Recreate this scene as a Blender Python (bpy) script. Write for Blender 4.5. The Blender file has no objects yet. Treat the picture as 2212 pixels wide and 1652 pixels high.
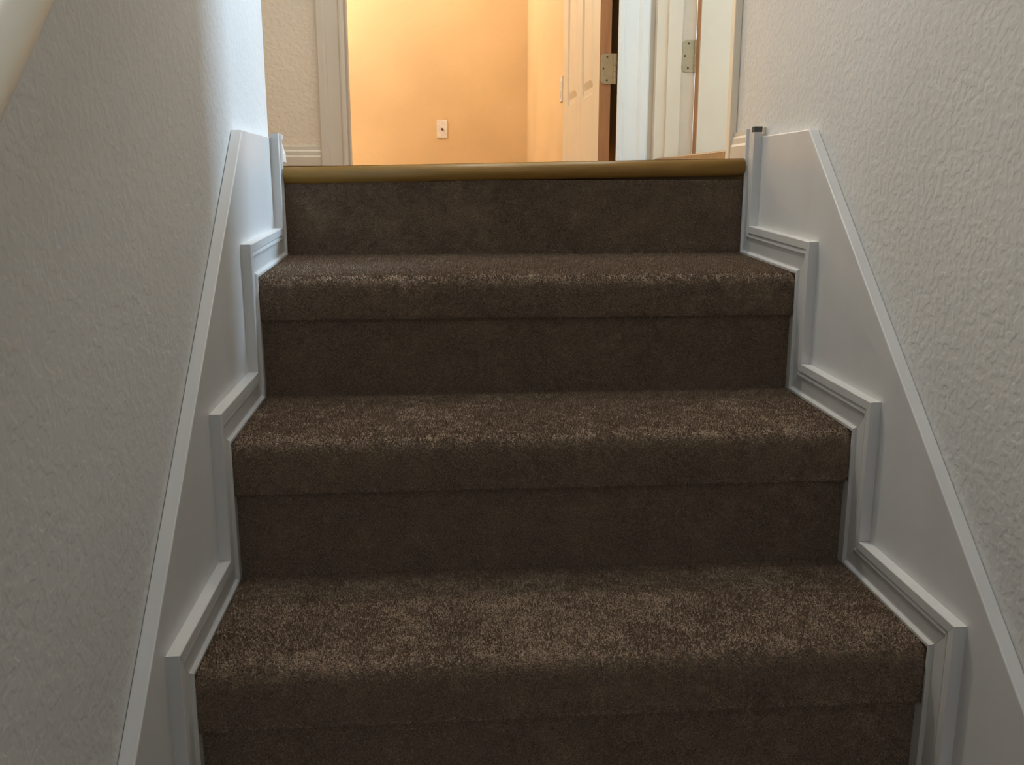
import bpy, math, random
import numpy as np
from mathutils import Vector, Matrix

S = bpy.context.scene
C = S.collection
rng = np.random.default_rng(7)

# ------------------------------------------------------------------ camera
W_PX, H_PX = 2212, 1652
CAM = Vector((-0.0839, -1.8101, -0.0423))
PITCH, YAW, FOC = 0.2152, -0.0759, 1954.1
right = Vector((math.cos(YAW), math.sin(YAW), 0))
fwd0 = Vector((-math.sin(YAW), math.cos(YAW), 0))
fwd = fwd0 * math.cos(PITCH) - Vector((0, 0, 1)) * math.sin(PITCH)
up = right.cross(fwd)
cd = bpy.data.cameras.new('camera')
cam = bpy.data.objects.new('camera', cd); C.objects.link(cam)
m = Matrix.Identity(4)
for i in range(3):
    m[i][0] = right[i]; m[i][1] = up[i]; m[i][2] = -fwd[i]; m[i][3] = CAM[i]
cam.matrix_world = m
cd.sensor_fit = 'HORIZONTAL'; cd.sensor_width = 36.0; cd.lens = FOC / W_PX * 36.0
cd.clip_start = 0.02
S.camera = cam

# ------------------------------------------------------------------ light, world, exposure
vs = S.view_settings
vs.view_transform = 'Standard'; vs.look = 'None'; vs.gamma = 1.0; vs.use_curve_mapping = False
vs.exposure = 0.07
S.cycles.use_adaptive_sampling = True; S.cycles.adaptive_threshold = 0.1; S.cycles.adaptive_min_samples = 16
S.cycles.max_bounces = 5; S.cycles.diffuse_bounces = 5; S.cycles.glossy_bounces = 2
S.cycles.transmission_bounces = 2; S.cycles.caustics_reflective = False; S.cycles.caustics_refractive = False
wd = bpy.data.worlds.new('world'); S.world = wd; wd.use_nodes = True
wd.node_tree.nodes['Background'].inputs[0].default_value = (0.75, 0.85, 1.0, 1)
wd.node_tree.nodes['Background'].inputs[1].default_value = 0.6

def area(name, loc, rot, sx, sy, watts, col, spread=180):
    l = bpy.data.lights.new(name, 'AREA'); l.shape = 'RECTANGLE'; l.size = sx; l.size_y = sy
    l.energy = watts; l.color = col; l.spread = math.radians(spread)
    o = bpy.data.objects.new(name, l); C.objects.link(o); o.location = loc; o.rotation_euler = rot
    return o
# daylight entering the room on the right (window_1) and an added fill light behind the viewer (added_window)
area('daylight_bedroom_window', (2.21, 1.12, 1.78), (0, math.radians(90), 0), 1.04, 0.36, 150, (0.55, 0.77, 1.0))
area('stairwell_fill_light', (0.065, -4.12, 1.10), (math.radians(90), 0, 0), 0.84, 2.00, 6.0, (0.88, 0.95, 1.0))

# ------------------------------------------------------------------ materials
def nmat(name, rough=0.6, spec=0.3):
    mt = bpy.data.materials.new(name); mt.use_nodes = True
    nt = mt.node_tree; b = nt.nodes['Principled BSDF']
    b.inputs['Roughness'].default_value = rough
    b.inputs['Specular IOR Level'].default_value = spec
    return mt, nt, b
def coords(nt, scale=(1, 1, 1)):
    tc = nt.nodes.new('ShaderNodeNewGeometry'); mp = nt.nodes.new('ShaderNodeMapping')
    mp.inputs['Scale'].default_value = scale
    nt.links.new(tc.outputs['Position'], mp.inputs['Vector']); return mp.outputs[0]
def noise(nt, vec, scale, detail=3, rough=0.55):
    n = nt.nodes.new('ShaderNodeTexNoise'); n.inputs['Scale'].default_value = scale
    n.inputs['Detail'].default_value = detail; n.inputs['Roughness'].default_value = rough
    nt.links.new(vec, n.inputs['Vector']); return n
def ramp(nt, fac, stops):
    r = nt.nodes.new('ShaderNodeValToRGB'); e = r.color_ramp.elements
    while len(e) < len(stops): e.new(0.5)
    for k, (p, c) in enumerate(stops):
        e[k].position = p; e[k].color = (*c, 1)
    nt.links.new(fac, r.inputs[0]); return r.outputs[0]
def bump(nt, b, h, strength, dist):
    bp = nt.nodes.new('ShaderNodeBump'); bp.inputs['Strength'].default_value = strength
    bp.inputs['Distance'].default_value = dist
    nt.links.new(h, bp.inputs['Height']); nt.links.new(bp.outputs[0], b.inputs['Normal'])

def paint_wall(name, col, var=0.03, tex=0.35):
    mt, nt, b = nmat(name, 0.75, 0.25)
    v = coords(nt)
    n = noise(nt, v, 3.0, 0)
    lo = tuple(c * (1 - var) for c in col); hi = tuple(min(1, c * (1 + var)) for c in col)
    nt.links.new(ramp(nt, n.outputs['Fac'], [(0.35, lo), (0.65, hi)]), b.inputs['Base Color'])
    k = noise(nt, v, 95, 1, 0.5)
    kr = ramp(nt, k.outputs['Fac'], [(0.42, (0, 0, 0)), (0.60, (1, 1, 1))])
    bump(nt, b, kr, tex, 0.0010)
    return mt
def trim_paint(name, col, rough=0.38):
    mt, nt, b = nmat(name, rough, 0.4)
    v = coords(nt, (1, 1, 0.4))
    n = noise(nt, v, 14, 3)
    lo = tuple(c * 0.955 for c in col)
    nt.links.new(ramp(nt, n.outputs['Fac'], [(0.32, lo), (0.62, col)]), b.inputs['Base Color'])
    bump(nt, b, noise(nt, v, 160, 2).outputs['Fac'], 0.10, 0.0008)
    return mt
def wood(name, a, bcol, rough=0.35, axis=(1, 14, 14), sc=6):
    mt, nt, b = nmat(name, rough, 0.5)
    v = coords(nt, axis)
    n = noise(nt, v, sc, 6, 0.65)
    nt.links.new(ramp(nt, n.outputs['Fac'], [(0.3, a), (0.7, bcol)]), b.inputs['Base Color'])
    bump(nt, b, n.outputs['Fac'], 0.15, 0.001)
    return mt
def carpet_mat(name, bumpy):
    mt, nt, b = nmat(name, 0.5, 0.45)
    b.inputs['Sheen Weight'].default_value = 0.9
    b.inputs['Sheen Roughness'].default_value = 0.5
    b.inputs['Sheen Tint'].default_value = (0.92, 0.78, 0.63, 1)
    v = coords(nt)
    big = noise(nt, v, 30, 2, 0.7); fine = noise(nt, v, 420, 1, 0.6)
    mx = nt.nodes.new('ShaderNodeMath'); mx.operation = 'MULTIPLY_ADD'
    nt.links.new(big.outputs['Fac'], mx.inputs[0]); mx.inputs[1].default_value = 0.20
    nt.links.new(fine.outputs['Fac'], mx.inputs[2])
    nt.links.new(ramp(nt, mx.outputs[0], [(0.38, (0.110, 0.064, 0.034)), (0.60, (0.195, 0.123, 0.071)), (0.84, (0.310, 0.210, 0.128))]), b.inputs['Base Color'])
    if bumpy: bump(nt, b, fine.outputs['Fac'], 0.8, 0.004)
    return mt
def plain(name, col, rough=0.5, metal=0.0, spec=0.4):
    mt, nt, b = nmat(name, rough, spec)
    v = coords(nt); n = noise(nt, v, 60, 3)
    lo = tuple(c * 0.9 for c in col)
    nt.links.new(ramp(nt, n.outputs['Fac'], [(0.35, lo), (0.65, col)]), b.inputs['Base Color'])
    b.inputs['Metallic'].default_value = metal
    return mt

M = dict(
    wall=paint_wall('greige_wall_paint', (0.708, 0.700, 0.678)),
    hallwall=paint_wall('hall_wall_paint', (0.76, 0.690, 0.590)),
    orange=paint_wall('orange_wall_paint', (0.77, 0.585, 0.35), 0.03, 0.25),
    ceil=paint_wall('ceiling_paint', (0.80, 0.78, 0.74)),
    trim=trim_paint('white_trim_paint', (0.70, 0.690, 0.670)),
    bright=trim_paint('daylit_white_trim_paint', (0.92, 0.97, 0.98)),  # cool daylight on the right casing is put into this colour
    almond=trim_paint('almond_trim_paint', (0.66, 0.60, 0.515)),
    cream=trim_paint('cream_door_paint', (0.84, 0.76, 0.62)),
    edge=wood('bare_door_edge_wood', (0.42, 0.20, 0.085), (0.56, 0.29, 0.14), 0.6, (14, 14, 1)),
    oak=wood('oak_nosing_wood', (0.23, 0.120, 0.020), (0.36, 0.195, 0.038), 0.42),
    floor=wood('landing_floor_wood', (0.25, 0.14, 0.05), (0.42, 0.25, 0.10), 0.4),
    carpet=carpet_mat('brown_carpet_backing', True),
    pile=carpet_mat('brown_carpet_pile', False),
    brass=plain('antique_brass', (0.52, 0.43, 0.27), 0.42, 0.45, 0.5),
    dark=plain('dark_screw', (0.10, 0.07, 0.04), 0.5, 0.3),
    plate=plain('white_plastic', (0.86, 0.84, 0.84), 0.35),
    scuff=plain('bare_cut_end', (0.10, 0.095, 0.085), 0.8),
    rail=trim_paint('cream_rail_paint', (0.78, 0.74, 0.62)),
)
def emis(name, col, s):
    mt, nt, b = nmat(name); b.inputs['Emission Color'].default_value = (*col, 1); b.inputs['Emission Strength'].default_value = s
    return mt

# ------------------------------------------------------------------ builders
class MB:
    def __init__(s): s.v = []; s.f = []
    def box(s, x0, x1, y0, y1, z0, z1, fn=None):
        n = len(s.v)
        P = [(x, y, z) for z in (z0, z1) for y in (y0, y1) for x in (x0, x1)]
        s.v += [fn(*p) for p in P] if fn else P
        F = [(0, 2, 3, 1), (4, 5, 7, 6), (0, 1, 5, 4), (1, 3, 7, 5), (3, 2, 6, 7), (2, 0, 4, 6)]
        s.f += [tuple(n + i for i in q) for q in F]; return s
    def prism(s, A, B):
        """closed solid between two matching polygons"""
        n = len(s.v); k = len(A); s.v += list(A) + list(B)
        s.f += [tuple(n + i for i in range(k))[::-1], tuple(n + k + i for i in range(k))]
        s.f += [(n + i, n + (i + 1) % k, n + k + (i + 1) % k, n + k + i) for i in range(k)]; return s
    def cyl(s, a, b, r, seg=12):
        a, b = Vector(a), Vector(b); d = (b - a).normalized()
        t = d.orthogonal().normalized(); u = d.cross(t)
        ring = lambda c: [tuple(c + r * (math.cos(2 * math.pi * i / seg) * t + math.sin(2 * math.pi * i / seg) * u)) for i in range(seg)]
        return s.prism(ring(a), ring(b))
    def build(s, name, mat, parent=None, bev=0.0, smooth=False):
        me = bpy.data.meshes.new(name)
        o0 = parent.matrix_basis.translation if parent else Vector((0, 0, 0))
        if parent and parent.parent: o0 = o0 + parent.parent.matrix_basis.translation
        me.from_pydata([tuple(Vector(p) - o0) for p in s.v], [], s.f)
        import bmesh
        bm = bmesh.new(); bm.from_mesh(me); bmesh.ops.recalc_face_normals(bm, faces=bm.faces)
        bm.to_mesh(me); bm.free()
        me.materials.append(mat)
        if smooth:
            for q in me.polygons: q.use_smooth = True
        o = bpy.data.objects.new(name, me); C.objects.link(o)
        if parent: o.parent = parent
        if bev:
            bv = o.modifiers.new('bevel', 'BEVEL'); bv.width = bev; bv.segments = 2; bv.limit_method = 'ANGLE'
        return o
def tag(o, label, cat=None, kind=None, group=None):
    o['label'] = label
    if cat: o['category'] = cat
    if kind: o['kind'] = kind
    if group: o['group'] = group
    return o
def empty(name, loc=(0, 0, 0)):
    o = bpy.data.objects.new(name, None); C.objects.link(o); o.location = loc; o.empty_display_size = 0.05
    return o
def struct(name, mb, mat, label, cat, bev=0.0):
    return tag(mb.build(name, mat, None, bev), label, cat, 'structure')

# ------------------------------------------------------------------ dimensions (metres; landing floor at z = 0)
XL, XR = -0.3843, 0.5145             # carpet edges (inner face of the stair moulding)
SK = 0.013                           # moulding depth at the carpet edge
SL, SR = XL - SK, XR + SK            # skirt board faces
WL, WR = SL - 0.018, SR + 0.018      # stair walls
YN = [-0.0057, -0.3045, -0.5597, -0.8123] + [-0.8123 - 0.2535 * i for i in range(1, 10)]
ZT = [0.0, -0.1789, -0.3941, -0.6067] + [-0.6067 - 0.2130 * i for i in range(1, 10)]
DROP = [0.0, 0.0125, 0.005, 0.004] + [0.004] * 9   # each carpeted tread falls a little towards its nosing
ZF = [z - d for z, d in zip(ZT, DROP)]
NOSE_H, NB = 0.0825, 0.0142
ZLOW = ZT[-1] - 0.213
YF = 0.95                            # far wall of the hall
WT = 0.115
CEIL = 2.44
YB = -4.2

# ------------------------------------------------------------------ structure
struct('wall_left', MB().box(WL - WT, WL, YB, 0.03, ZLOW - 0.1, CEIL), M['wall'],
       'grey beige textured stair wall on the left, ending at the hall corner', 'wall', 0.006)
struct('wall_right', MB().box(WR, WR + WT, YB, 0.148, ZLOW - 0.1, CEIL).box(WR, WR + WT, 0.148, YF, 2.06, CEIL), M['wall'],
       'grey beige textured stair wall on the right with a doorway past the landing', 'wall')
struct('wall_back', MB().box(-3.2, -0.378, YF, YF + WT, -0.2, CEIL).box(-0.378, 0.48, YF, YF + WT, 2.06, CEIL)
       .box(0.48, WR + WT, YF, YF + WT, -0.2, CEIL), M['hallwall'],
       'beige hall wall facing the stairs around the open orange room doorway', 'wall')
struct('wall_front', MB().box(WL - WT, WR + WT, YB - 0.1, YB, ZLOW - 0.1, 0.1).box(WL - WT, WR + WT, YB - 0.1, YB, 2.1, CEIL)
       .box(WL - WT, -0.355, YB - 0.1, YB, 0.1, 2.1).box(0.485, WR + WT, YB - 0.1, YB, 0.1, 2.1), M['wall'],
       'stairwell end wall behind the viewer with an added window opening', 'wall')
struct('ceiling', MB().box(-3.2, 3.5, YB - 0.1, 4.6, CEIL, CEIL + 0.1), M['ceil'], 'white ceiling above stairs and rooms', 'ceiling')
struct('floor', MB().box(-3.2, 3.5, 0.05, 4.6, -0.2, -0.006).box(XL + 0.002, XR - 0.002, 0.03, 0.05, -0.2, -0.006), M['floor'],
       'brown wooden landing floor at the top of the stairs', 'floor')
struct('floor_lower', MB().box(WL - WT, WR + WT, YB - 0.1, YN[-1] + 0.05, ZLOW - 0.1, ZLOW), M['floor'], 'wooden floor at the foot of the stairs', 'floor')
# orange room
struct('wall_orange_back', MB().box(-2.7, 0.6, 4.40, 4.5, -0.1, CEIL), M['orange'], 'orange painted far wall seen through the open doorway', 'wall')
struct('wall_orange_right', MB().box(0.49, 0.60, YF + WT, 4.40, -0.1, CEIL), M['orange'], 'orange painted side wall behind the open panelled door', 'wall')
struct('wall_orange_left', MB().box(-2.8, -2.7, YF + WT, 4.5, -0.1, CEIL), M['orange'], 'orange painted left wall of the far room', 'wall')
# hall left end, right room shell
struct('wall_hall_left', MB().box(-3.3, -3.2, -0.1, YF + WT, -0.2, CEIL), M['hallwall'], 'beige wall at the left end of the hall', 'wall')
struct('wall_hall_near', MB().box(-3.2, WL - WT, -0.085, 0.03, -0.2, CEIL), M['hallwall'], 'beige near wall of the hall beside the stairs', 'wall')
struct('wall_bedroom_right', MB().box(2.25, 2.35, -0.9, 2.7, -0.1, 1.24).box(2.25, 2.35, -0.9, 2.7, 2.32, CEIL)
       .box(2.25, 2.35, -0.9, 0.92, 1.24, 2.32).box(2.25, 2.35, 1.32, 2.7, 1.24, 2.32), M['wall'], 'window wall of the room on the right', 'wall')
struct('wall_bedroom_near', MB().box(WR + WT, 2.25, -0.9, -0.8, -0.1, CEIL), M['wall'], 'near wall of the room on the right', 'wall')
struct('wall_bedroom_back', MB().box(WR + WT, 2.25, 2.6, 2.7, -0.1, CEIL), M['wall'], 'far wall of the room on the right', 'wall')
struct('floor_bedroom', MB().box(WR + WT, 2.25, -0.9, 0.05, -0.2, -0.006), M['floor'], 'brown wooden floor of the room on the right', 'floor')

def window(name, x0, x1, y0, y1, z0, z1, label):
    w = empty(name, ((x0 + x1) / 2, (y0 + y1) / 2, z0)); tag(w, label, 'window', 'structure')
    t = 0.05
    ax = 'x' if (x1 - x0) < (y1 - y0) else 'y'
    a0, a1 = (y0, y1) if ax == 'x' else (x0, x1)
    d0, d1 = (x0, x1) if ax == 'x' else (y0, y1)
    def bx(p0, p1, q0, q1): return MB().box(d0, d1, p0, p1, q0, q1) if ax == 'x' else MB().box(p0, p1, d0, d1, q0, q1)
    for p in ((a0, a0 + t, z0, z1), (a1 - t, a1, z0, z1)): bx(*p).build('window_stile', M['trim'], w, 0.003)
    for p in ((a0 + t, a1 - t, z0, z0 + t), (a0 + t, a1 - t, z1 - t, z1)): bx(*p).build('window_rail', M['trim'], w, 0.003)
window('window_1', 2.255, 2.305, 0.92, 1.32, 1.24, 2.32, 'narrow white framed window in the room on the right')
window('added_window', -0.355, 0.485, YB - 0.06, YB - 0.01, 0.1, 2.1, 'added white framed window behind the viewer, unseen, for stair fill light')  # added window, out of view, for soft light on the stairs

# ------------------------------------------------------------------ staircase
stairs = tag(empty('staircase', (0.065, 0, ZLOW)), 'straight flight of stairs carpeted in brown between white skirt boards', 'staircase')
STO = Vector((0.065, 0, ZLOW))
def arc(cx, cy, r, a0, a1, n): return [(cx + r * math.cos(a0 + (a1 - a0) * i / n), cy + r * math.sin(a0 + (a1 - a0) * i / n)) for i in range(n + 1)]
def resample(P, step):
    P = np.array(P, float); d = np.r_[0, np.cumsum(np.hypot(*np.diff(P, axis=0).T))]
    n = max(2, int(d[-1] / step)); s = np.linspace(0, d[-1], n + 1)
    return np.c_[np.interp(s, d, P[:, 0]), np.interp(s, d, P[:, 1])]
def vnoise(shape, cell, amp):
    """smooth random bumps on a grid"""
    a, b = shape; ga, gb = a // cell + 3, b // cell + 3
    g = rng.standard_normal((ga, gb))
    u = np.arange(a) / cell; w = np.arange(b) / cell
    i = u.astype(int); j = w.astype(int); fu = (u - i)[:, None]; fw = (w - j)[None]
    fu = fu * fu * (3 - 2 * fu); fw = fw * fw * (3 - 2 * fw)
    G = lambda p, q: g[np.ix_(i + p, j + q)]
    return amp * ((G(0, 0) * (1 - fu) + G(1, 0) * fu) * (1 - fw) + (G(0, 1) * (1 - fu) + G(1, 1) * fu) * fw)
def carpet_sheet(name, path, step, dens, parent, label=None):
    """thick carpet following a side profile (y, z), with real pile on the visible steps"""
    P = resample(path, step); n = len(P)
    T = np.gradient(P, axis=0); T /= np.linalg.norm(T, axis=1)[:, None] + 1e-9
    N = np.c_[T[:, 1], -T[:, 0]]                      # profile runs front-wards: normal to its left is outside
    xs = np.linspace(SL + 0.0005, SR - 0.0005, int((XR - XL) / step) + 1); mx = len(xs)
    disp = vnoise((n, mx), 4, 0.0004) + vnoise((n, mx), 18, 0.0003)
    disp *= 1.0
    Y = P[:, 0][:, None] + N[:, 0][:, None] * disp; Z = P[:, 1][:, None] + N[:, 1][:, None] * disp
    X = np.broadcast_to(xs[None], Y.shape)
    V = np.stack([X, Y, Z], -1).reshape(-1, 3) - np.array(STO)
    # back sheet so that the carpet has thickness
    Vb = np.stack([X, np.broadcast_to((P[:, 0] - N[:, 0] * 0.012)[:, None], Y.shape), np.broadcast_to((P[:, 1] - N[:, 1] * 0.012)[:, None], Y.shape)], -1).reshape(-1, 3) - np.array(STO)
    idx = np.arange(n * mx).reshape(n, mx)
    q = np.stack([idx[:-1, :-1], idx[1:, :-1], idx[1:, 1:], idx[:-1, 1:]], -1).reshape(-1, 4)
    faces = [q]
    o = n * mx
    rim = np.r_[idx[0, :], idx[1:, -1], idx[-1, -2::-1], idx[-2:0:-1, 0]]
    rn = np.roll(rim, -1)
    # coarse back ring
    faces.append(np.stack([rim, rn, rn + o, rim + o], -1))
    F = np.concatenate(faces)
    Va = np.concatenate([V, Vb])
    me = bpy.data.meshes.new(name)
    me.vertices.add(len(Va)); me.vertices.foreach_set('co', Va.astype(np.float32).ravel())
    me.loops.add(F.size); me.loops.foreach_set('vertex_index', F.astype(np.int32).ravel())
    me.polygons.add(len(F)); me.polygons.foreach_set('loop_start', np.arange(0, F.size, 4, dtype=np.int32))
    me.polygons.foreach_set('use_smooth', np.ones(len(F), bool))
    me.update(); me.validate(); me.materials.append(M['carpet'])
    ob = bpy.data.objects.new(name, me); C.objects.link(ob); ob.parent = parent
    if label: ob['label'] = label
    if dens:
        L = np.hypot(*np.diff(P, axis=0).T).sum(); nb = int(L * (XR - XL) * dens)
        s = rng.uniform(0, n - 1.001, nb); i = s.astype(int); fr = (s - i)[:, None]
        p = P[i] * (1 - fr) + P[i + 1] * fr; nn = N[i]
        x = rng.uniform(XL - 0.004, XR + 0.004, nb)
        ln = rng.uniform(0.0028, 0.0050, nb); wd_ = rng.uniform(0.0007, 0.0012, nb)
        base = np.c_[x, p[:, 0] - nn[:, 0] * 0.0006, p[:, 1] - nn[:, 1] * 0.0006]
        nrm = np.c_[np.zeros(nb), nn]
        d = nrm + rng.normal(0, 0.42, (nb, 3)); d /= np.linalg.norm(d, axis=1)[:, None]
        sd = np.cross(d, rng.normal(0, 1, (nb, 3))); sd /= np.linalg.norm(sd, axis=1)[:, None] + 1e-9
        tip = base + d * ln[:, None]
        tip[:, 0] = np.clip(tip[:, 0], XL - 0.008, XR + 0.008)
        vv = np.stack([base - sd * wd_[:, None], base + sd * wd_[:, None], tip], 1).reshape(-1, 3) - np.array(STO)
        pm = bpy.data.meshes.new('carpet_pile')
        pm.vertices.add(len(vv)); pm.vertices.foreach_set('co', vv.astype(np.float32).ravel())
        pm.loops.add(nb * 3); pm.loops.foreach_set('vertex_index', np.arange(nb * 3, dtype=np.int32))
        pm.polygons.add(nb); pm.polygons.foreach_set('loop_start', np.arange(0, nb * 3, 3, dtype=np.int32))
        pm.update(); pm.materials.append(M['pile'])
        po = bpy.data.objects.new('carpet_pile', pm); C.objects.link(po); po.parent = ob; po['kind'] = 'stuff'
    return ob
PILE = 420000
for k in range(0, len(YN)):
    yk, zk = YN[k], ZT[k]
    dens = PILE if k <= 3 else 0
    step = 0.0035 if k <= 3 else 0.015
    if k > 0:
        R = 0.022
        back = YN[k - 1] + NB + (0.0 if k > 1 else -NB)
        zf = ZF[k]
        path = [(back + 0.010, zk), (back - 0.01, zk), (yk + R + 0.03, zf + 0.0015)]
        path += [(yk + R + 0.012, zf + 0.0008)] + arc(yk + R + 0.002, zf - R, R, math.pi / 2, math.pi, 10)
        path += [(yk, zf - 0.045), (yk + 0.001, zk - NOSE_H + 0.008)] + [(yk + 0.004, zk - NOSE_H + 0.001), (yk + 0.008, zk - NOSE_H), (yk + NB + 0.004, zk - NOSE_H + 0.001)]
        carpet_sheet('tread', path, step, dens, stairs)
    # riser below this nosing
    yr = yk + (NB if k > 0 else 0.0005)
    ztop = (zk - NOSE_H) if k > 0 else -0.037
    zbot = ZT[k + 1] if k + 1 < len(ZT) else ZLOW
    carpet_sheet('riser', [(yr, ztop + 0.003), (yr + 0.001, (ztop + zbot) / 2), (yr, zbot - 0.010)], step, dens, stairs)
# wooden landing nosing, slightly out of level as in the photo
nz = MB()
TILT = 0.0088
prof = [(0.060, -0.030), (0.060, 0.0)] + [(0.004, 0.0)] + [(yy, zz) for yy, zz in arc(0.008, -0.0165, 0.0165, math.pi / 2, 1.5 * math.pi, 14)] + [(0.012, -0.034)]
def nosing_ring(x, s): return [(x, YN[0] - 0.010 + 0.0145 + (y - 0.008), z + s * TILT) for y, z in prof]
nz.prism(nosing_ring(XL, -1), nosing_ring(XR, 1))
o = nz.build('landing_nosing', M['oak'], stairs, 0, True)
o.data.polygons[0].use_smooth = False; o.data.polygons[1].use_smooth = False
o['label'] = 'rounded brown wooden nosing along the landing edge'

# ------------------------------------------------------------------ skirt boards with stepped mitred moulding
PROF = [(0.0, 0.0), (0.0, 0.0110), (0.0015, 0.0128), (0.0055, 0.0130), (0.0075, 0.0112), (0.0090, 0.0088), (0.0110, 0.0084), (0.0300, 0.0098),
        (0.0345, 0.0108), (0.0370, 0.0132), (0.0400, 0.0130), (0.0425, 0.0112), (0.0440, 0.0118), (0.0452, 0.0150), (0.0570, 0.0155), (0.0580, 0.0148), (0.0580, 0.0)]
def skirt(name, xs, sgn, line, ztop, yend, mold_top, label, side):
    """xs = skirt face, sgn = +1 when the stair lies at larger x"""
    root = tag(empty(name, (xs, -0.3, 0)), label, 'skirt board', 'structure')
    (ya, za), (yb, zb) = line
    sl = (zb - za) / (yb - ya)
    ylow = YN[-1] - 0.1; zlow = za + sl * (ylow - ya)
    poly = [(yend, ztop), (ya, ztop), (ylow, zlow), (ylow, zlow - 0.5), (yend, -0.62)]
    t = 0.0175
    A = [(xs, y, z) for y, z in poly]; B = [(xs - sgn * t, y, z) for y, z in poly]
    MB().prism(A, B).build('skirt_board', M['trim'], root, 0.0018)
    g = 0.00025
    def sweep(endA, endB, nm='moulding'):
        MB().prism([(xs + sgn * tt, *endA(w)) for w, tt in PROF], [(xs + sgn * tt, *endB(w)) for w, tt in PROF]).build(nm, M['trim'], root)
    for k in range(0, 8):
        yk = YN[k]; ztp = ZF[k]; zn = ZT[k + 1]; zfn = ZF[k + 1]
        if k == 0: a = lambda w: (yk - w, mold_top)
        else: a = lambda w: (yk - w, ztp + w - g)
        sweep(a, lambda w: (yk - w, zn + w + g))
        # filler between the moulding and the riser under the nosing
        back = yk + (NB if k else 0.0)
        if k: MB().box(min(xs, xs + sgn * 0.0118), max(xs, xs + sgn * 0.0118), yk, back, zn, ZT[k] - NOSE_H).build('filler_strip', M['trim'], root)
        yn = YN[k + 1]
        sweep(lambda w: (yk - w - g, zn + w), lambda w: (yn - w + g, zfn + w))
    return root
sk_l = skirt('trim_1', SL, 1, ((-0.2960, 0.0400), (-0.9779, -0.6000)), 0.0430, 0.03, 0.0500,
             'white painted skirt board with stepped moulding along the left wall', 'left')
sk_r = skirt('trim_2', SR, -1, ((-0.2890, 0.0460), (-0.9452, -0.5590)), 0.0480, -0.0400, 0.0640,
             'white painted skirt board with stepped moulding along the right wall', 'right')
# bare dark end of the right-hand moulding
MB().prism([(SR - tt * 1.03, YN[0] - w * 1.02, 0.0560) for w, tt in PROF[7:]] + [(SR - 0.0005, YN[0] - PROF[7][0], 0.0560)],
           [(SR - tt * 1.03, YN[0] - w * 1.02, 0.0660) for w, tt in PROF[7:]] + [(SR - 0.0005, YN[0] - PROF[7][0], 0.0660)]).build('cut_end', M['scuff'], sk_r)['label'] = 'bare dark cut end of moulding'
# short baseboard return at the top of the left wall
RP = [(0.0, 0.0), (0.0, 0.0130), (0.016, 0.0122), (0.020, 0.0105), (0.030, 0.0085), (0.038, 0.0050), (0.0415, 0.0048), (0.0430, 0.0085), (0.0510, 0.0090), (0.0520, 0.0070), (0.0520, 0.0)]
MB().prism([(SL + t, YN[0] + 0.001, z) for z, t in RP], [(SL + t, 0.030, z) for z, t in RP]).build('baseboard_return', M['trim'], sk_l)

# ------------------------------------------------------------------ hall baseboards, casings, jambs
BP = [(0.0, 0.0), (0.0, 0.0135), (0.036, 0.0130), (0.041, 0.0105), (0.046, 0.0100), (0.052, 0.0095), (0.057, 0.0065), (0.0660, 0.0055), (0.0665, 0.0)]
MB1 = MB().prism([(WR - t, YN[0] - 0.030, z) for z, t in BP], [(WR - t, 0.1455, z) for z, t in BP])
struct('baseboard_right', MB1, M['almond'], 'short white baseboard between right skirt board and doorway casing', 'baseboard')
MB1 = MB().prism([(-3.2, YF - t, z) for z, t in BP], [(-0.4335, YF - t, z) for z, t in BP])
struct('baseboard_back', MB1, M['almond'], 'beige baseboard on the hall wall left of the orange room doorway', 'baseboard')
MB1 = MB().prism([(-2.7, 4.40 - t, z) for z, t in BP], [(0.49, 4.40 - t, z) for z, t in BP])
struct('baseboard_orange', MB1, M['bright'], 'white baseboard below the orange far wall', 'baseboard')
# casing profile: (distance from the opening side, depth)
CP = [(0, 0), (0, 0.0085), (0.003, 0.0100), (0.009, 0.0120), (0.013, 0.0112), (0.016, 0.0070), (0.018, 0.0066), (0.050, 0.0080), (0.054, 0.0140), (0.058, 0.0170), (0.074, 0.0178), (0.078, 0.0150), (0.078, 0)]
def casing_y(x_in, dirx, wsc=1.0):
    mb = MB()
    mb.prism([(x_in + dirx * w * wsc, YF - t, -0.004) for w, t in CP], [(x_in + dirx * w * wsc, YF - t, 2.12) for w, t in CP]); return mb
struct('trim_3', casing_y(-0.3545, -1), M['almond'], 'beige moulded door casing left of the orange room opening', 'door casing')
struct('trim_4', casing_y(0.4370, 1, 1.17), M['bright'], 'white moulded door casing right of the orange room opening, cool daylight in its colour', 'door casing')
struct('trim_5', MB().box(WR - 0.0160, WR, 0.1460, 0.1700, -0.004, 2.12), M['cream'], 'narrow cream casing at the near edge of the right doorway', 'door casing', 0.002)
# jambs of doorway to the orange room
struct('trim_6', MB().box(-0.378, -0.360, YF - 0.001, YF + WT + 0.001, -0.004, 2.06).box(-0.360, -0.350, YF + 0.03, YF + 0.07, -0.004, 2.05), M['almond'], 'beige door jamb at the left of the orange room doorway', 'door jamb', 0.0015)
struct('trim_7', MB().box(0.462, 0.480, YF + 0.0005, YF + WT + 0.001, -0.004, 2.06), M['almond'], 'door jamb beside the hinge of the orange room door', 'door jamb', 0.0015)
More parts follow.
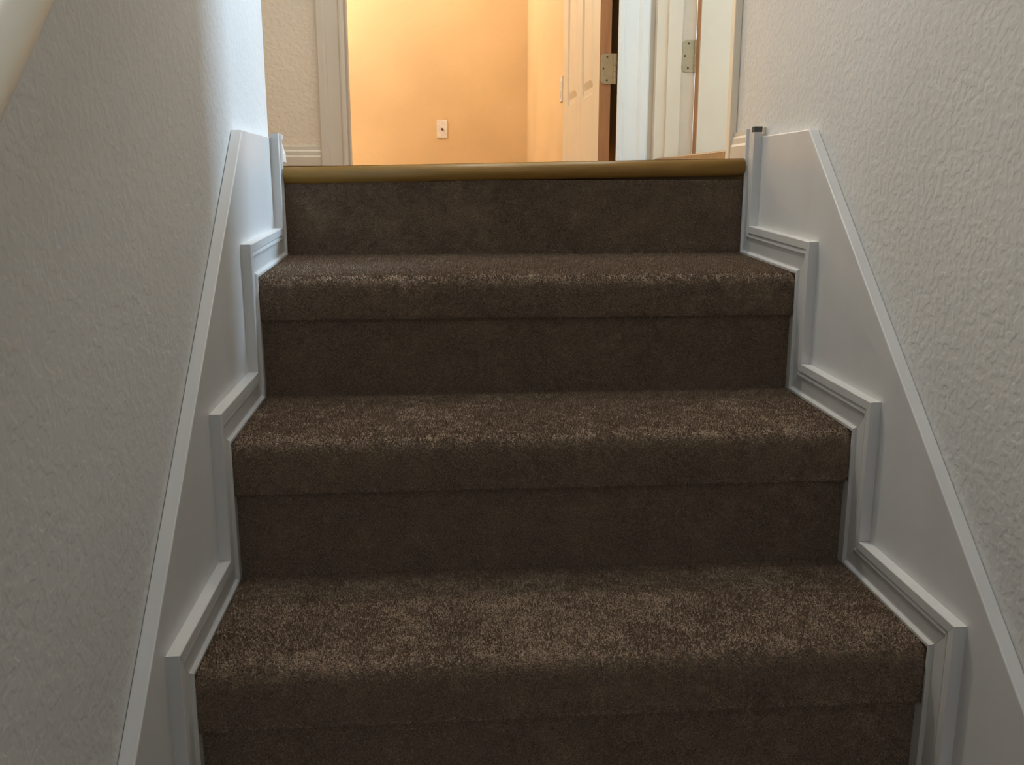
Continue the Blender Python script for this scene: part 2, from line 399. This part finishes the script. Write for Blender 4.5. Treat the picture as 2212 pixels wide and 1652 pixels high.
# jambs of doorway in the right wall
struct('trim_8', MB().box(WR - 0.001, WR + WT, 0.920, YF - 0.0005, -0.004, 2.06), M['cream'], 'cream door jamb facing the stairs, carrying a brass hinge', 'door jamb', 0.0015)
struct('trim_9', MB().box(WR + 0.030, WR + 0.072, 0.909, 0.9195, -0.004, 2.05), M['cream'], 'cream door stop strip on the jamb of the right doorway', 'door stop', 0.0015)
struct('trim_10', MB().box(WR, WR + WT, 0.1485, 0.168, -0.004, 2.06), M['cream'], 'near door jamb of the right doorway', 'door jamb', 0.0015)

struct('trim_11', MB().box(WR + 0.002, WR + WT - 0.002, 0.1690, 0.9190, -0.006, 0.034), M['floor'], 'added brown threshold board standing in for the shade under the right door', 'threshold', 0.004)  # added board: its brown replaces the shade in the gap below the door
# ------------------------------------------------------------------ doors
def hinge(parent, fn, z0, z1, L):
    """fn(a, b, z): a along the leaf from the knuckle, b outwards"""
    r = 0.012; n = 6
    poly = [(0.0, z0), (L - r, z0)] + [(L - r + r * math.sin(i * math.pi / 2 / n), z0 + r - r * math.cos(i * math.pi / 2 / n)) for i in range(1, n + 1)]
    poly += [(L - r + r * math.cos(i * math.pi / 2 / n), z1 - r + r * math.sin(i * math.pi / 2 / n)) for i in range(n + 1)] + [(0.0, z1)]
    h = MB().prism([fn(a, 0.0, z) for a, z in poly], [fn(a, 0.0022, z) for a, z in poly]).build('hinge_leaf', M['brass'], parent)
    for i, (a, f) in enumerate(((0.5, 0.12), (0.78, 0.5), (0.5, 0.88))):
        z = z0 + (z1 - z0) * f
        MB().cyl(fn(L * a, 0.0015, z), fn(L * a, 0.0030, z), 0.0030, 10).build('screw', M['dark'], h)
    for i in range(5):
        za = z0 + (z1 - z0) * i / 5; zb = z0 + (z1 - z0) * (i + 1) / 5 - 0.0006
        MB().cyl(fn(-0.004, 0.003, za), fn(-0.004, 0.003, zb), 0.0062, 12).build('knuckle', M['brass'], h, 0, False)
    return h
def panel_door(name, org, ux, uy, w, zb, label, face):
    """ux: along the door from the hinge edge; uy: outward normal of the face seen; org: hinge corner of that face"""
    D = tag(empty(name, org), label, 'door', 'structure')
    ux, uy = Vector((*ux, 0)).normalized(), Vector((*uy, 0)).normalized(); og = Vector(org)
    fn = lambda a, b, z: tuple(og + ux * a + uy * b + Vector((0, 0, z - org[2])))
    T = 0.035; top = 2.035
    MB().box(0.0015, w - 0.0015, -T + 0.008, -0.008, zb, top, fn).build('door_core', M['cream'], D)
    st, mul = 0.112, 0.100; pw = (w - 2 * st - mul) / 2
    rails = [(zb, 0.245), (0.78, 0.90), (1.60, 1.72), (1.92, top)]
    for a, b in ((0.0015, st), (st + pw, st + pw + mul), (w - st, w)):
        MB().box(a, b, -T, 0, zb, top, fn).build('stile', M['cream'], D, 0.002)
    for z0, z1 in rails:
        for a, b in ((st, st + pw), (st + pw + mul, w - st)):
            MB().box(a, b, -T, 0, z0, z1, fn).build('rail', M['cream'], D, 0.002)
    for (z0, z1) in ((0.245, 0.78), (0.90, 1.60), (1.72, 1.92)):
        for a, b in ((st, st + pw), (st + pw + mul, w - st)):
            mb = MB()
            for sgn, f0 in ((1, -0.0082), (-1, -T + 0.0082)):
                i0, i1 = 0.022, 0.045
                A = [fn(a + i0, f0, z0 + i0), fn(b - i0, f0, z0 + i0), fn(b - i0, f0, z1 - i0), fn(a + i0, f0, z1 - i0)]
                Bq = [fn(a + i1, f0 + sgn * 0.0072, z0 + i1), fn(b - i1, f0 + sgn * 0.0072, z0 + i1), fn(b - i1, f0 + sgn * 0.0072, z1 - i1), fn(a + i1, f0 + sgn * 0.0072, z1 - i1)]
                mb.prism(A, Bq)
            mb.build('raised_panel', M['cream'], D)
    e = MB().box(-0.0005, 0.0015, -T, 0, zb, top, fn).build('hinge_edge', M['edge'], D); e['label'] = 'bare brown wooden hinge edge'
    MB().cyl(fn(w - 0.06, 0, 0.95), fn(w - 0.06, 0.045, 0.95), 0.011, 14).cyl(fn(w - 0.06, 0.03, 0.95), fn(w - 0.06, 0.062, 0.95), 0.027, 18).build('door_knob', M['brass'], D, 0.004)
    return D, fn
d1, f1 = panel_door('door_1', (0.4040, 1.0720, 0.0), (-0.010, 0.790), (-0.790, -0.010), 0.780, 0.030,
                    'cream panelled door standing open into the orange room', 'l')
d2, f2 = panel_door('door_2', (0.6622, 0.8880, 0.0), (1.0, 0.0), (0.0, -1.0), 0.740, 0.046,
                    'cream panelled door standing open behind the right doorway', 'f')
# hinge on the edge of the orange room door (edge faces the stairs)
for z0 in (0.2600, 0.98, 1.78):
    hg = hinge(d1, lambda a, b, z: (0.4470 - a, 1.0715 - b, z), z0, z0 + 0.0890, 0.0400)
for z0 in (0.2790, 0.98, 1.78):
    hg = hinge(d2, lambda a, b, z: (0.6560 - a, 0.9195 - b, z), z0, z0 + 0.0890, 0.0360)

# ------------------------------------------------------------------ wall plates
def wall_plate(name, cx, y, cz, label):
    t = tag(empty(name, (cx, y, cz - 0.057)), label, 'wall plate')
    MB().box(cx - 0.035, cx + 0.035, y - 0.006, y, cz - 0.057, cz + 0.057).build('plate', M['plate'], t, 0.003)
    MB().cyl((cx, y - 0.005, cz), (cx, y - 0.013, cz), 0.0075, 14).build('cable_jack', M['dark'], t)
    for dz in (-0.042, 0.042):
        MB().cyl((cx, y - 0.005, cz + dz), (cx, y - 0.0072, cz + dz), 0.0040, 10).build('screw', M['plate'], t)
wall_plate('wall_plate', -0.0735, 4.40, 0.3150, 'white single cable wall plate on the orange far wall')
t = tag(empty('outlet_plate', (0.49, 2.62, 0.34)), 'thin white outlet plate on orange side wall beyond the door edge', 'wall plate')
MB().box(0.484, 0.49, 2.585, 2.655, 0.340, 0.454).build('plate', M['plate'], t, 0.002)
for zc in (0.377, 0.417):
    MB().box(0.4815, 0.485, 2.605, 2.635, zc - 0.014, zc + 0.014).build('receptacle', M['plate'], t, 0.002)

# ------------------------------------------------------------------ handrail on the left wall
hr = tag(empty('handrail', (WL, -1.06, 0.12)), 'cream painted round handrail high on the left stair wall', 'handrail')
sl = 0.868; hx = WL + 0.062; rr = 0.0235
def rail_pt(y): return Vector((hx, y, 0.176 + sl * (y + 1.0626)))
MB().cyl(rail_pt(-3.1), rail_pt(-0.25), rr, 28).build('rail', M['rail'], hr, 0.004, True)
for y in (-2.75, -1.60, -0.45):
    c = rail_pt(y) - Vector((0, 0, rr * 1.25))
    MB().cyl((WL, y, c.z - 0.05), (WL + 0.006, y, c.z - 0.05), 0.028, 16).cyl((WL + 0.004, y, c.z - 0.05), (hx, y, c.z - 0.035), 0.0065, 10).cyl((hx, y, c.z - 0.038), (hx, y, c.z + 0.004), 0.0065, 10).build('bracket', M['brass'], hr)

# ------------------------------------------------------------------ ceiling lamps (out of the frame; the stair one is added fill)
def dome_lamp(name, x, y, r, watts, col, label, spread=180):
    t = tag(empty(name, (x, y, CEIL)), label, 'ceiling lamp')
    MB().cyl((x, y, CEIL), (x, y, CEIL - 0.02), r, 28).build('lamp_base', M['plate'], t, 0.003)
    mb = MB(); seg = 24; rings = [(r * 0.92 * math.cos(a), 0.02 + 0.09 * math.sin(a)) for a in [i * math.pi / 2 / 6 for i in range(6)]]
    for q, d in rings: mb.v += [(x + q * math.cos(2 * math.pi * i / seg), y + q * math.sin(2 * math.pi * i / seg), CEIL - d) for i in range(seg)]
    for j in range(5): mb.f += [(j * seg + i, j * seg + (i + 1) % seg, (j + 1) * seg + (i + 1) % seg, (j + 1) * seg + i) for i in range(seg)]
    mb.f.append(tuple(5 * seg + i for i in range(seg)))
    mb.build('lamp_shade', emis(name + '_glow', col, 1.5), t, 0, True)
    l = bpy.data.lights.new(name + '_light', 'AREA'); l.shape = 'DISK'; l.size = r * 1.6; l.energy = watts; l.color = col; l.spread = math.radians(spread)
    lo = bpy.data.objects.new(name + '_light', l); C.objects.link(lo); lo.parent = t; lo.location = (0, 0, -0.13)
t = tag(empty('floor_lamp', (-1.15, 3.62, -0.006)), 'floor lamp with a fabric shade in the orange room', 'lamp')
MB().cyl((-1.15, 3.62, -0.006), (-1.15, 3.62, 0.02), 0.14, 28).build('lamp_base', M['brass'], t, 0.004)
MB().cyl((-1.15, 3.62, 0.02), (-1.15, 3.62, 1.45), 0.011, 14).build('lamp_pole', M['brass'], t)
mb = MB(); seg = 28
for rr_, zz_ in ((0.20, 1.36), (0.13, 1.64)): mb.v += [(-1.15 + rr_ * math.cos(2 * math.pi * i / seg), 3.62 + rr_ * math.sin(2 * math.pi * i / seg), zz_) for i in range(seg)]
mb.f = [(i, (i + 1) % seg, seg + (i + 1) % seg, seg + i) for i in range(seg)]
sh = mb.build('lamp_shade', emis('lamp_shade_glow', (1.0, 0.90, 0.74), 19), t, 0, True)
pl = bpy.data.lights.new('floor_lamp_light', 'POINT'); pl.energy = 72; pl.color = (1.0, 0.93, 0.80); pl.shadow_soft_size = 0.06
po = bpy.data.objects.new('floor_lamp_light', pl); C.objects.link(po); po.parent = t; po.location = (0, 0, 1.70)
dome_lamp('unseen_ceiling_lamp', -0.45, 0.48, 0.15, 19.0, (1.0, 0.92, 0.76), 'round ceiling lamp above the hall')
dome_lamp('unseen_ceiling_lamp', 0.06, -0.40, 0.26, 5.2, (0.95, 0.97, 1.0), 'added round ceiling lamp above the stairs, unseen overhead fill', 135)  # added soft overhead fill, shaped as a dome lamp
